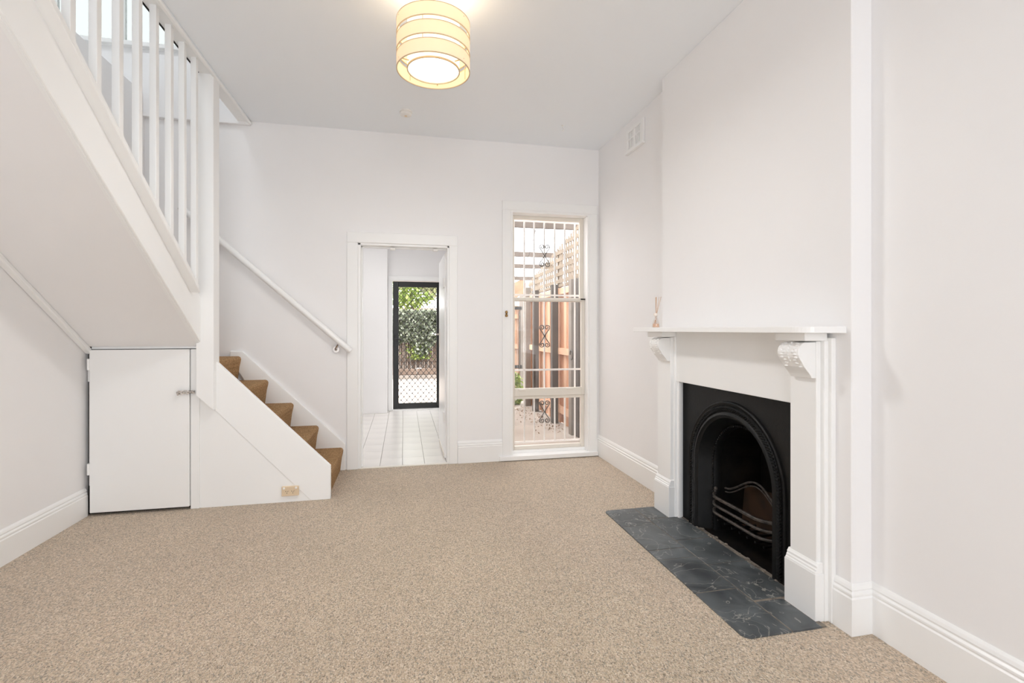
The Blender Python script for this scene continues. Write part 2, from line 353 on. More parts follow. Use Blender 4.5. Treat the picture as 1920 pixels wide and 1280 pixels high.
# kitchen shell
KB = 7.88
struct(MB().box(XL-.1, .80, YB+.02, KB+.12, -.1, -.012).build('floor_kitchen_bed', M['tgrout']))
fk = thing('floor_kitchen', 'white rectangular tiles on the kitchen floor beyond the doorway', None, (0, YB, 0), kind='structure')
tm = bpy.data.meshes.new('tile_mesh'); t_ = MB().box(-.1000, .1000, -.1502, .1502, -.014, 0); tm.from_pydata(t_.v, [], t_.f); tm.materials.append(M['tile'])
xs = [-.215+.2035*k-.10175 for k in range(-3, 6)]
for i, x in enumerate(xs):
    for j in range(11):
        o = bpy.data.objects.new('tile', tm); col.objects.link(o); o.parent = fk
        o.location = (x, .022+.15+.302*j, 0)
struct(MB().box(XL-.1, -.93, YB+.16, KB, -.012, 0).build('floor_kitchen_side', M['tile']))
struct(MB().box(XL-.12, XL, YB+.16, KB+.12, -.1, 2.8).build('wall_kitchen_left', M['wall']))
struct(MB().box(.68, .80, YB+.16, KB+.12, -.1, 2.8).build('wall_kitchen_right', M['wall']))
struct(holed('y', KB, KB+.12, XL-.1, .80, -.1, 2.8, [(-.17, .57, -.1, 2.01)]).build('wall_kitchen_back', M['wall']))
struct(MB().box(XL-.1, .80, YB+.16, KB+.12, 2.7, 2.85).build('ceiling_kitchen', M['ceiling']))
struct(MB().box(XL, -.24, KB-.22, KB, 0, 2.7).build('wall_kitchen_nib', M['wall'], bevel=.003))
struct(MB().box(-.237, -.172, KB-.03, KB, 0, 2.01).box(-.237, .64, KB-.03, KB, 2.01, 2.08).box(.57, .64, KB-.03, KB, 0, 2.01).build('trim_security_doorway', M['trim'], bevel=.003))
struct(MB().box(-.17, .57, KB-.04, KB+.12, -.012, .018).build('trim_back_doorstep', M['trim'], bevel=.003))

# ------------------------------------------------------------------ skirtings
PROF = [(0, 0), (.020, 0), (.020, .150), (.015, .156), (.018, .163), (.018, .170), (.011, .178), (.014, .186), (.010, .198), (.003, .208), (0, .208)]
PROFL = [(o, z*.91) for o, z in PROF]
def skirt(name, path, side, prof=PROF): return struct(MB().sweep(prof, path, side).build(name, M['gloss'], bevel=.001))
skirt('baseboard_left', [(XL, 3.855), (XL, YF)], 1, PROFL)
skirt('baseboard_right_far', [(XR, 3.22), (XR, YB)], 1)
skirt('baseboard_right_near', [(XR, YF), (XR, 1.69), (1.80, 1.69), (1.80, 1.765)], 1)
skirt('baseboard_chimney_far', [(1.80, 3.205), (1.80, 3.22), (XR, 3.22)], 1)
skirt('baseboard_back', [(XR, YB), (1.878, YB)], 1)
skirt('baseboard_back_middle', [(.917, YB), (.493, YB)], 1)
skirt('baseboard_front', [(XL, YF), (XR, YF)], 1)

# ------------------------------------------------------------------ doorway trim
YT = YB-.022
tr = MB().box(-.496, -.40, YT, YB, 0, 2.03).box(.412, .491, YT, YB, 0, 2.03).box(-.496, .491, YT, YB, 2.03, 2.127)
struct(tr.build('trim_1', M['trim'], bevel=.004))
tr = MB().box(-.40, -.378, YB-.008, YB+.17, 0, 2.03).box(.396, .418, YB-.008, YB+.17, 0, 2.03).box(-.40, .418, YB-.008, YB+.17, 2.012, 2.05)
tr.box(-.378, -.366, YB+.06, YB+.10, 0, 2.012).box(-.378, .396, YB+.06, YB+.10, 2.0, 2.012)
struct(tr.build('trim_2', M['gloss'], bevel=.002))
struct(MB().box(-.40, .418, YB-.01, YB+.03, -.01, .006).build('trim_carpet_threshold', M['cream'], bevel=.002))
# head catches on the lintel and the strike plate on the left jamb
for x in (-.10, .29): tag(MB().box(x-.022, x+.022, YB+.03, YB+.075, 1.985, 2.006).build('door_catch', M['white_pl'], bevel=.003),
    'small white catch under the doorway head, ' + ('above the middle of the doorway' if x < 0 else 'near its right end above the open door'), 'catch', 'catches under the doorway head')
tag(MB().box(-.379, -.371, YB+.0, YB+.05, .40, .47).build('strike_plate', M['white_pl'], bevel=.002), 'small painted strike plate low on the left jamb of the doorway', 'latch')

# open kitchen door, hinged on the right jamb and swung into the kitchen
d1 = thing('door_1', 'white internal door standing open into the kitchen at the right jamb', None, (.41, YB+.17, 0), kind='structure')
MB().box(.385, .425, YB+.17, YB+.93, .01, 1.99).build('door_leaf', M['gloss'], d1, bevel=.003)
for z in (.36, 1.66): MB().box(.375, .386, YB+.155, YB+.255, z, z+.09).build('hinge', M['white_pl'], d1, bevel=.002)
MB().box(.380, .386, YB+.80, YB+.86, 1.06, 1.26).build('handle_plate', M['cream'], d1, bevel=.002)
MB().tube([(.385, YB+.83, 1.20), (.335, YB+.83, 1.20), (.33, YB+.80, 1.20), (.33, YB+.71, 1.20)], .009).build('handle', M['chrome'], d1, smooth=True)
MB().box(.378, .386, YB+.2, YB+.86, .02, .05).build('draught_strip', M['cream'], d1)

# ------------------------------------------------------------------ security door
d2 = thing('door_2', 'black framed security screen door with diamond mesh in the kitchen back wall', None, (.2, KB+.03, 0), kind='structure')
fx0, fx1, fz0, fz1 = -.162, .562, .022, 2.0
f = MB().box(fx0, fx0+.085, KB+.0, KB+.035, fz0, fz1).box(fx1-.055, fx1, KB+.0, KB+.035, fz0, fz1).box(fx0+.085, fx1-.055, KB+.0, KB+.035, fz1-.085, fz1).box(fx0+.085, fx1-.055, KB+.0, KB+.035, fz0, fz0+.085)
f.build('door_frame', M['black_al'], d2, bevel=.003)
gm = MB(); gx0, gx1, gz0, gz1 = fx0+.08, fx1-.05, fz0+.08, fz1-.08; px, pz = .0855, .104
def clipseg(k, sg):
    # line z = gz0 + k*pz + sg*(x-gx0)*pz/px
    pts = []
    s_ = sg*pz/px; c = gz0+k*pz
    for x in (gx0, gx1):
        z = c+s_*(x-gx0)
        if gz0 <= z <= gz1: pts.append((x, z))
    for z in (gz0, gz1):
        x = gx0+(z-c)/s_
        if gx0 < x < gx1: pts.append((x, z))
    return sorted(pts)[:2] if len(pts) >= 2 else None
for k in range(-10, 30):
    for sg in (1, -1):
        p_ = clipseg(k, sg)
        if p_: gm.tube([(p_[0][0], KB+.018, p_[0][1]), (p_[1][0], KB+.018, p_[1][1])], .0034, 4, False)
nx = int((gx1-gx0)/(px/2))+1
for i in range(nx):
    for j in range(int((gz1-gz0)/(pz/2))+1):
        if (i+j) % 2 == 0: gm.ball((gx0+i*px/2, KB+.018, gz0+j*pz/2), .0105, 6, 4)
gm.build('diamond_mesh', M['black_al'], d2, kind='stuff')
MB().box(fx0+.02, fx0+.045, KB-.012, KB, 1.0, 1.16).build('lock_plate', M['black_al'], d2, bevel=.002)
MB().tube([(fx0+.032, KB, 1.11), (fx0+.032, KB-.045, 1.11), (fx0+.12, KB-.05, 1.11)], .008).build('handle', M['black_al'], d2, smooth=True)

# ------------------------------------------------------------------ window to the yard
w1 = thing('window_1', 'tall white sash window with a fixed lower light beside the chimney wall', None, (1.4, YB, 0), kind='structure')
a = MB().box(.917, 1.0, YT, YB, .03, 2.395).box(1.795, 1.878, YT, YB, .03, 2.395).box(.917, 1.878, YT, YB, 2.395, 2.483)
a.build('architrave', M['trim'], w1, bevel=.004)
MB().box(.885, 1.878, YB-.05, YB+.06, .005, .048).build('window_sill', M['gloss'], w1, bevel=.006, seg=2)
f = MB().box(.999, 1.022, YB-.012, YB+.16, .045, 2.378).box(1.778, 1.801, YB-.012, YB+.16, .045, 2.378).box(.999, 1.801, YB-.012, YB+.16, 2.375, 2.402).box(1.0, 1.80, YB+.06, YB+.16, .045, .075)
f.build('window_frame', M['trim'], w1, bevel=.002)
def sash(x0, x1, y0, y1, z0, z1, st, tp, bt, name='sash'):
    s = MB().box(x0, x0+st, y0, y1, z0, z1).box(x1-st, x1, y0, y1, z0, z1).box(x0+st, x1-st, y0, y1, z1-tp, z1).box(x0+st, x1-st, y0, y1, z0, z0+bt).build(name, M['cream'], w1, bevel=.003)
    MB().box(x0+st-.004, x1-st+.004, (y0+y1)/2-.002, (y0+y1)/2+.002, z0+bt-.004, z1-tp+.004).build('pane', M['glass'], s)
    return s
sash(1.022, 1.778, YB+.105, YB+.14, 1.53, 2.375, .038, .035, .04)
s_low = sash(1.022, 1.778, YB+.065, YB+.10, .60, 1.565, .036, .03, .075)
sash(1.022, 1.778, YB+.08, YB+.12, .075, .60, .036, .03, .035, 'fixed_light')
for x in (1.13, 1.62): MB().box(x-.035, x+.035, YB+.055, YB+.066, .655, .668).build('sash_lift', M['cream'], s_low, bevel=.002)
MB().box(1.735, 1.80, YB+.05, YB+.07, 1.55, 1.562).tube([(1.79, YB+.06, 1.56), (1.80, YB+.03, 1.565)], .006).build('sash_lock', M['slot'], w1)

gr = thing('window_grille', 'white steel burglar bars with grey scrolls fixed outside the yard window', 'grille', (1.4, YB+.19, .1))
gy = YB+.20
from_u = lambda u: gy*((u-960)/928*cos(YAW)+sin(YAW))/(cos(YAW)-(u-960)/928*sin(YAW))
bx = [from_u(u) for u in (963.4, 983, 1001.5, 1020.5, 1040, 1058.8, 1077.7)]
for i, x in enumerate(bx):
    if i in (1, 3, 6): MB().box(x-.007, x+.007, gy-.007, gy+.007, .12, 2.37).build('bar', M['barw'], gr)
    else:
        MB().box(x-.007, x+.007, gy-.007, gy+.007, 1.575, 2.37).build('bar', M['barw'], gr)
        MB().box(x-.007, x+.007, gy-.007, gy+.007, .12, .66).build('bar', M['barw'], gr)
for z in (1.60, .845, .12, 2.345): MB().box(bx[0]-.05, 1.80, gy-.006, gy+.006, z-.009, z+.009).build('cross_bar', M['barw'], gr)
def scroll(zc, h=.115, wd=.052):
    mb = MB()
    for sx in (-1, 1):
        for sz in (-1, 1):
            pts = []
            for k in range(22):   # spiral end
                a_ = -pi*.5+2.6*pi*(k/21); r = .006+.021*(k/21)
                pts.append((sx*(wd*.52+ -r*cos(a_+pi)), sz*(h-.028+r*sin(a_+pi)*1.0)))
            e = pts[-1]
            for k in range(1, 9):
                t = k/8; pts.append((e[0]*(1-t)**1.2+sx*.004*t, e[1]*(1-t)))
            mb.tube([(bx[3]+p[0], gy-.012, zc+p[1]) for p in pts], .0050, 6)
    return mb
for zc in (2.0, 1.185, .42): scroll(zc).build('scroll', M['scroll'], gr, smooth=True)
tag(MB().lathe([(0, -.03), (.012, -.026), (.014, -.01), (.006, .0), (.013, .012), (.009, .03), (0, .033)], n=12).build('cord_hook', M['brass'], smooth=True),
    'small tarnished brass cord hook on the left window architrave', 'hook').location = (.954, YT-.012, 1.40)

# ================================================================== STAIRS
st = thing('staircase', 'boxed-in white staircase with brown carpeted treads rising along the back wall', 'staircase', (-.55, 4.2, 0))
YP = 3.86
NX = [-.525, -.731, -.937, -1.14, -1.355]      # nosing x of the treads, height .205 each
for k, nx_ in enumerate(NX):
    z1 = .205*(k+1); z0 = z1-.205; x_back = NX[k+1] if k < 4 else XL+.01
    xb = x_back-(.05 if k < 4 else 0)
    pts = [(nx_-.026, z0), (nx_-.012, z1-.09), (nx_-.002, z1-.045), (nx_+.001, z1-.024), (nx_-.005, z1-.009), (nx_-.020, z1), (xb, z1), (xb, z0)]
    MB().prism(pts, 'y', YP+.035, YB-.022).build('step', M['stair_carpet'], st, smooth=True)
# outer string board: face proud of the panel below
MB().prism([(-1.30, 1.035), (-.528, .245), (-.528, 0), (-.665, 0), (-1.40, .79), (-1.40, 1.13), (-1.39, 1.13)], 'y', YP-.006, YP+.032).build('string_board', M['gloss'], st, bevel=.004, seg=2)
MB().prism([(-1.396, 0), (-.60, 0), (-1.396, .87)], 'y', YP-.001, YP+.028).build('side_panel', M['trim'], st, bevel=.001)
# wall string against the back wall
MB().prism([(-1.442, 1.0), (-1.442, 1.070), (-1.346, 1.067), (-.507, .235), (-.507, 0), (-.56, 0), (-1.2, .6)], 'y', YB-.024, YB-.001).build('wall_string', M['gloss'], st, bevel=.006, seg=2)
# upper flight: sloping boxed soffit and its outer string
sl = .69
zl = lambda y, y0=3.80, z0=1.165: z0+sl*(y0-y)
y_top = .95
MB().prism([(3.84, zl(3.84)), (3.84, zl(3.84)+.22), (y_top, zl(y_top)+.22), (y_top, zl(y_top))], 'x', XL+.001, -1.392).build('soffit', M['wall'], st)
MB().prism([(3.80, zl(3.80)), (3.80, zl(3.80)+.315), (y_top, zl(y_top)+.315), (y_top, zl(y_top))], 'x', -1.392, -1.37).build('upper_string', M['gloss'], st, bevel=.003)
MB().prism([(3.86, zl(3.86)-.038), (3.86, zl(3.86)), (y_top, zl(y_top)), (y_top, zl(y_top)-.038)], 'x', XL+.001, XL+.04).build('cove_strip', M['trim'], st, bevel=.008, seg=2)
MB().prism([(3.80, zl(3.80)-.006), (3.80, zl(3.80)+.001), (y_top, zl(y_top)+.001), (y_top, zl(y_top)-.006)], 'x', -1.40, -1.383).build('soffit_bead', M['trim'], st)
MB().box(XL+.01, -1.40, 3.87, YB-.03, .9, 1.0).build('landing_base', M['trim'], st)

# balustrade
ba = thing('balustrade', 'white square-baluster screen between the sloping stair string and the ceiling edge', 'balustrade', (-1.345, 3.8, .7))
MB().prism([(-1.40, .795), (-1.29, .69), (-1.29, 3.035), (-1.40, 3.035)], 'y', 3.80, 3.912).build('newel_post', M['gloss'], ba, bevel=.004, seg=2)
zc_ = lambda y: 1.573+.708*(3.60-y)
yb_end = 1.62
MB().prism([(3.80, zc_(3.62)-.12), (3.62, zc_(3.62)-.012), (yb_end, zc_(yb_end)-.012), (yb_end, zc_(yb_end)-.05), (3.64, zc_(3.64)-.05)][1:], 'x', -1.375, -1.315).build('base_rail', M['gloss'], ba, bevel=.003)
for k in range(-4, 8):
    y = 2.342+.1775*k; zt = 3.03
    z0 = zc_(y)-.03
    MB().prism([(y, z0), (y+.036, z0-.026), (y+.036, zt), (y, zt)], 'x', -1.353, -1.32).build('baluster', M['gloss'], ba, bevel=.0015)
struct(MB().box(-1.378, -1.285, .9, YB, 3.022, CZ+.02).build('trim_stair_opening', M['trim'], bevel=.002))
struct(MB().box(-1.30, -1.275, .9, YB, 3.006, 3.03).build('trim_opening_bead', M['gloss'], bevel=.008, seg=3))
struct(MB().box(-1.386, -1.378, .9, 3.79, 3.018, CZ+.01).build('trim_painted_shade', M['shadow']))  # dark strip painting the shade in the gaps between baluster tops

# handrail on the back wall
hr = thing('stair_handrail', 'round white wall handrail sloping down the back wall to the doorway', 'handrail', (-.57, YB, 1.07))
hy_ = 4.57
MB().tube([(-1.80, hy_, 2.262), (-1.505, hy_, 1.998), (-.457, hy_, 1.062)], .026, 20).build('rail', M['gloss'], hr, smooth=True)
def bracket(x, z):
    b = MB(); b.tube([(x, YB, z-.02), (x, YB-.012, z-.02)], .029, 18); b.tube([(x, YB-.01, z-.02), (x+.0, YB-.045, z-.012), (x+.02, hy_, z+.022)], .009, 8)
    b.ball((x, YB-.02, z-.02), .011); return b.build('bracket', M['chrome'], hr, smooth=True)
bracket(-.588, 1.095); bracket(-1.56, 1.98)

# under-stair cupboard
cu = thing('under_stair_cupboard', 'low white cupboard under the stairs with a slab door and small bolt', 'cupboard', (-1.75, YP, 0))
MB().box(-1.452, -1.396, YP-.012, YP+.03, 0, 1.115).build('frame_post', M['trim'], cu, bevel=.003)
MB().box(XL+.022, -2.058, YP+.0, YP+.03, .20, 1.105).build('frame_post', M['trim'], cu, bevel=.002)
MB().box(XL+.035, -1.396, YP+.002, YP+.03, 1.119, 1.150).build('head_rail', M['trim'], cu, bevel=.002)
dr = MB().box(-2.054, -1.456, YP-.022, YP+.004, .022, 1.115).build('door', M['gloss'], cu, bevel=.003)
MB().box(XL, -1.40, YP+.034, YP+.05, 0, 1.16).build('interior_shade_sheet', M['shadow'], cu)  # near-black sheet painting the shade seen through the cupboard gaps
bolt = MB().box(-1.525, -1.455, YP-.028, YP-.021, .803, .830)
bolt.tube([(-1.53, YP-.034, .817), (-1.425, YP-.034, .817)], .006, 10); bolt.box(-1.505, -1.495, YP-.042, YP-.026, .803, .831); bolt.box(-1.468, -1.460, YP-.042, YP-.026, .803, .831)
bolt.ball((-1.518, YP-.045, .806), .008); bolt.build('bolt', M['chrome'], cu, smooth=True)
bolt2 = MB().box(-1.448, -1.422, YP-.02, YP-.011, .805, .829); bolt2.build('bolt_keeper', M['chrome'], cu, bevel=.002)
for z in (.28, .98): MB().box(-2.066, -2.050, YP-.027, YP-.004, z, z+.075).tube([(-2.056, YP-.028, z), (-2.056, YP-.028, z+.075)], .005).build('hinge', M['gloss'], cu, smooth=True)

# power outlet
po = thing('power_outlet', 'cream double power outlet low on the stair side panel', 'outlet', (-.80, YP, .07))
ox0, ox1, oz0, oz1 = -.862, -.745, .047, .117
MB().box(ox0, ox1, YP-.018, YP, oz0, oz1).build('plate', M['outlet'], po, bevel=.004, seg=2)
for x in (-.845, -.763): MB().lathe([(0, -.004), (.0075, -.004), (.0075, .003), (.005, .005), (0, .005)], n=12).build('switch', M['white_pl'], po, smooth=True)
for o, x in zip([c for c in po.children if c.name.startswith('switch')], (-.845, -.763)):
    o.matrix_parent_inverse = Matrix.Identity(4); o.location = (x+.80, -.020, .105-.07); o.rotation_euler = (R(90), 0, 0)
for x in (-.825, -.785):
    s_ = MB()
    for dx, dz, an in ((-.007, .004, .5), (.007, .004, -.5), (0, -.009, 0)):
        c_, n_ = cos(an), sin(an); q = [(-.0012, -.004), (.0012, -.004), (.0012, .004), (-.0012, .004)]
        s_.prism([(x+dx+a_*c_-b_*n_, .078+dz+a_*n_+b_*c_) for a_, b_ in q], 'y', YP-.0195, YP-.016)
    s_.build('socket', M['slot'], po)

# ================================================================== FIREPLACE SURROUND
fs = thing('fireplace_surround', 'white painted timber fireplace surround with carved corbels and deep mantel shelf', 'mantelpiece', (1.76, 2.48, 0))
for (ya, yb, near) in ((1.80, 1.95, True), (2.995, 3.165, False)):
    sd = -1 if near else 1
    y0, y1 = min(ya, yb), max(ya, yb)
    # backing slabs
    b = MB().box(1.758, 1.80, y0-.018 if near else 2.978, 1.958 if near else y1+.02, 0, 1.205)
    b.box(1.776, 1.80, y0-.036 if near else 2.96, 1.976 if near else y1+.036, 0, 1.215)
    b.build('backing_board', M['gloss'], fs, bevel=.004, seg=2)
    p = MB().box(1.735, 1.758, y0, y1, 0, 1.20).build('pilaster', M['gloss'], fs, bevel=.003)
    pl = MB().box(1.716, 1.76, y0-.014, y1+.014, 0, .205)
    # stepped cap of the plinth
    pl.prism([(1.758, .205), (1.716, .205), (1.718, .212), (1.722, .215), (1.722, .222), (1.727, .228), (1.726, .236), (1.731, .243), (1.735, .25), (1.758, .25)], 'y', y0-.010, y1+.010)
    pl.build('plinth', M['gloss'], p, bevel=.002)
    # corbel
    prof = [(1.678, 1.196), (1.666, 1.190), (1.656, 1.180), (1.649, 1.168), (1.646, 1.154), (1.647, 1.142), (1.651, 1.130), (1.658, 1.118), (1.667, 1.106), (1.676, 1.090), (1.687, 1.077), (1.697, 1.066), (1.705, 1.056), (1.710, 1.048), (1.714, 1.041), (1.735, 1.040), (1.735, 1.196)]
    c0, c1 = (1.803, 1.925) if near else (2.998, 3.12)
    cb = MB().prism(prof, 'y', c0, c1).build('corbel', M['gloss'], fs, bevel=.003, seg=2)
    lf = MB(); cm = (c0+c1)/2       # carved acanthus relief
    for i, (px_, pz_) in enumerate(prof[1:12]):
        for s_ in (-1, 1):
            if i < 9: lf.ball((px_, cm+s_*(.034+.008*sin(i*1.7)), pz_), .009, 7, 5, (.45, 1.2, .5+.25*(i % 2)))
        if i < 7: lf.ball((px_+.001, cm, pz_), .007, 6, 5, (.5, .6, 1.1))
    for s_ in (-1, 1): lf.ball((1.652, cm+s_*.042, 1.158), .013, 8, 6, (.7, .8, 1))
    lf.build('carving', M['gloss'], cb, smooth=True)
    MB().box(1.665, 1.78, y0-.012, y1+.012, 1.202, 1.236).build('capital_block', M['gloss'], fs, bevel=.003)
MB().box(1.768, 1.80, 1.958, 2.978, .908, 1.236).build('frieze', M['gloss'], fs, bevel=.002)
MB().box(1.80, 1.83, 1.965, 1.985, 0, .908).box(1.80, 1.83, 2.978, 2.995, 0, .908).box(1.80, 1.83, 1.965, 2.995, .905, .925).build('opening_lining', M['gloss'], fs)
# mantel shelf with rounded front corners
x0, x1, ys0, ys1, rc = 1.60, 1.80, 1.713, 3.268, .075
pts = [(x1, ys0)]+[(x0+rc-rc*sin(t), ys0+rc-rc*cos(t)) for t in [i*pi/16 for i in range(9)]]+[(x0, ys1-.004), (x0+.004, ys1), (x1, ys1)]
MB().prism(pts, 'z', 1.236, 1.264).build('mantel_shelf', M['gloss'], fs, bevel=.004, seg=2)

# ================================================================== CAST IRON INSERT
fi = thing('fireplace_insert', 'black cast-iron arched fireplace insert inside the white surround', 'fireplace', (1.82, 2.475, 0))
AC, ZS = 2.475, .425
def arch(r, n=28, zb=0.002):
    pts = [(AC-r, zb), (AC-r, .15), (AC-r, .30)]
    pts += [(AC-r*cos(pi*i/n), ZS+r*sin(pi*i/n)) for i in range(n+1)]
    pts += [(AC+r, .30), (AC+r, .15), (AC+r, zb)]; return pts
def strip(secs, name, m, parent=fi, **k):
    mb = MB(); rows = [[(x, y, z) for y, z in arch(r)] for r, x in secs]; n = len(rows[0])
    vs = [p for r_ in rows for p in r_]; fs = [(i*n+j, i*n+j+1, (i+1)*n+j+1, (i+1)*n+j) for i in range(len(rows)-1) for j in range(n-1)]
    return mb.add(vs, fs).build(name, m, parent, smooth=True, **k)
# face plate with arched hole
pl0, pl1, ptop = 1.967, 2.993, .920
inn = arch(.412); outp = []
for y, z in inn:
    if z < ZS+1e-6: outp.append((pl0 if y < AC else pl1, z))
    else:
        dy, dz = y-AC, z-ZS; ks = [q for q in (((pl1-AC)/dy if dy > 1e-6 else ((pl0-AC)/dy if dy < -1e-6 else 1e9)), (ptop-ZS)/dz if dz > 1e-6 else 1e9)]
        k_ = min(ks); outp.append((AC+dy*k_, ZS+dz*k_))
mb = MB(); n = len(inn)
vs = [(1.817, y, z) for y, z in inn]+[(1.817, y, z) for y, z in outp]
fsx = [(i, i+1, n+i+1, n+i) for i in range(n-1)]
for i in range(n-1):   # corners
    a_, b_ = outp[i], outp[i+1]
    if abs(a_[0]-b_[0]) > 1e-4 and abs(a_[1]-b_[1]) > 1e-4:
        vs.append((1.817, pl0 if a_[0] < AC else pl1, ptop)); fsx.append((n+i, n+i+1, len(vs)-1))
mb.add(vs, fsx).build('face_plate', M['iron'], fi)
strip([(.418, 1.818), (.415, 1.806), (.408, 1.801), (.402, 1.806), (.395, 1.808), (.356, 1.806), (.350, 1.799), (.338, 1.797), (.332, 1.806), (.322, 1.812), (.322, 1.818)], 'arch_band', M['iron'])
cv = MB()      # twisted laurel carving around the band
path = arch(.376, 60)
L = [0]
for i in range(len(path)-1): L.append(L[-1]+math.dist(path[i], path[i+1]))
def at(d):
    for i in range(len(L)-1):
        if L[i+1] >= d: t = (d-L[i])/(L[i+1]-L[i]); return (path[i][0]*(1-t)+path[i+1][0]*t, path[i][1]*(1-t)+path[i+1][1]*t), math.atan2(path[i+1][1]-path[i][1], path[i+1][0]-path[i][0])
    return path[-1], -pi/2
q = .02
while q < L[-1]-.01:
    (py_, pz_), an = at(q)
    for s_ in (-1, 1):
        cy, cz = py_-sin(an)*s_*.010, pz_+cos(an)*s_*.010; a2 = an+s_*.65
        ux, uz = cos(a2), sin(a2); vx, vz = -uz, ux; l_, w_ = .017, .0065
        base = [(cy+ux*l_*p_+vx*w_*r_, cz+uz*l_*p_+vz*w_*r_) for p_, r_ in ((-1, 0), (-.2, -1), (1, 0), (-.2, 1))]
        cv.add([(1.806, *b_) for b_ in base]+[(1.796, cy, cz)], [(0, 1, 4), (1, 2, 4), (2, 3, 4), (3, 0, 4)])
    q += .0165
cv.build('leaf_carving', M['iron'], fi, kind='stuff')
strip([(.322, 1.812), (.312, 1.832), (.300, 1.862), (.288, 1.885), (.278, 1.898)], 'splayed_cheek', M['iron'])
strip([(.282, 1.896), (.276, 1.886), (.268, 1.886), (.262, 1.896), (.262, 1.93)], 'inner_arch', M['iron'])
bd = MB(); path = arch(.271, 60); L = [0]
for i in range(len(path)-1): L.append(L[-1]+math.dist(path[i], path[i+1]))
q = .03
while q < L[-1]: (py_, pz_), an = at(q); bd.ball((1.884, py_, pz_), .0065, 6, 4); q += .019
bd.build('beading', M['iron'], fi, kind='stuff', smooth=True)
# firebox
fb = MB()
A_ = [(1.93, y, z) for y, z in arch(.262)]; B_ = [(2.16, AC+(y-AC)*.72, min(z, .62)) for y, z in arch(.262)]
n = len(A_); fb.add(A_+B_, [(i, i+1, n+i+1, n+i) for i in range(n-1)]); fb.add([p for p in B_], [tuple(range(n))])
fb.build('firebox', M['soot'], fi)
MB().box(1.83, 2.2, 1.985, 2.985, -.02, .0045).build('firebox_floor', M['soot'], fi)
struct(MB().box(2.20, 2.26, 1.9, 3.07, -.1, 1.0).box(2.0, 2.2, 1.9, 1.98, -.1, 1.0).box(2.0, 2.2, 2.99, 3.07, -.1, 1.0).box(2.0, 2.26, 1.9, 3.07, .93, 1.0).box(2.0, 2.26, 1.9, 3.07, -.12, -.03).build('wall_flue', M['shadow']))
# grate
ga = MB
def bowed(z, xe=1.90, dep=.058, ye=.262):
    pts = []
    for i in range(19):
        t = -1+2*i/18; at_ = abs(t)
        x = xe-dep*(1-max(0, (at_-.62)/.38)**2)
        pts.append((x, AC+.012+ye*t, z))
    return pts
def flatbar(path, h, w_):
    m_ = MB(); vs = []; n = len(path)
    for i, p in enumerate(path):
        d_ = Vector(path[min(i+1, n-1)])-Vector(path[max(i-1, 0)]); d_.normalize(); nn = Vector((d_.y, -d_.x, 0))
        for a_, b_ in ((-1, -1), (1, -1), (1, 1), (-1, 1)): vs.append(Vector(p)+nn*w_*a_*.5+Vector((0, 0, b_*h*.5)))
    fs_ = [(i*4+k, i*4+(k+1) % 4, (i+1)*4+(k+1) % 4, (i+1)*4+k) for i in range(n-1) for k in range(4)]
    fs_ += [(0, 1, 2, 3), tuple(range((n-1)*4, n*4))]
    return m_.add(vs, fs_)
for z, h in ((.236, .017), (.188, .014), (.142, .014)): flatbar(bowed(z), h, .016).build('grate_bar', M['iron2'], fi, bevel=.003)
for s_ in (-1, 1):
    y = AC+.012+s_*.258
    MB().box(1.893, 1.907, y-.007, y+.007, .10, .26).build('grate_upright', M['iron'], fi, bevel=.002)
    MB().lathe([(0, 0), (.010, 0), (.008, .006), (.013, .014), (.012, .022), (.006, .030), (0, .033)], n=12).build('finial', M['iron2'], fi, smooth=True)
for o, s_ in zip([c for c in fi.children if c.name.startswith('finial')], (-1, 1)):
    o.matrix_parent_inverse = Matrix.Identity(4); o.location = (1.898-1.82, .012+s_*.255, .245)
fr = []
for i in range(33):
    t = -1+2*i/32; fr.append((1.955+.03*(1-t*t), AC+.012+.255*t, .265+.10*max(0, cos(t*pi/2*1.12))**1.6))
MB().tube(fr, .006, 8).tube([(x, y, z-.022) for x, y, z in fr], .004, 6).build('back_rail', M['iron2'], fi, smooth=True)
MB().prism([(2.36, .06), (2.66, .06), (2.63, .31), (2.38, .33)], 'x', 2.02, 2.035).build('back_board', M['rust'], fi)
lo = MB()
for k in range(7): y = AC-.2+.065*k; lo.box(1.86, 2.05, y-.006, y+.006, .092, .104)
lo.build('fire_bars', M['iron'], fi)

# ================================================================== HEARTH
he = thing('hearth', 'dark slate tiled hearth laid flush in the carpet before the fireplace', 'hearth', (1.57, 2.47, 0))
def rrect(x0, x1, y0, y1, r, corners=(0, 0, 0, 0)):
    """corners order: (x0,y0),(x1,y0),(x1,y1),(x0,y1)"""
    P_ = []
    for (cx_, cy_, a0), c in zip(((x0, y0, pi), (x1, y0, 1.5*pi), (x1, y1, 0), (x0, y1, .5*pi)), corners):
        if c:
            ccx = cx_+r if cx_ == x0 else cx_-r; ccy = cy_+r if cy_ == y0 else cy_-r
            P_ += [(ccx+r*cos(a0+pi/2*k/5), ccy+r*sin(a0+pi/2*k/5)) for k in range(6)]
        else: P_.append((cx_, cy_))
    return P_
HX0, HXM, HX1 = 1.345, 1.568, 1.80
MB().prism(rrect(HX0+.003, 1.735, 1.749, 3.188, .04, (1, 0, 0, 1)), 'z', -.02, .0058).build('slate_bed', M['grout'], he)
MB().box(1.735, 1.83, 1.976, 2.982, -.02, .0058).build('slate_bed', M['grout'], he)
g = .003
rowA = [1.745, 2.098, 2.438, 2.556, 2.90, 3.192]
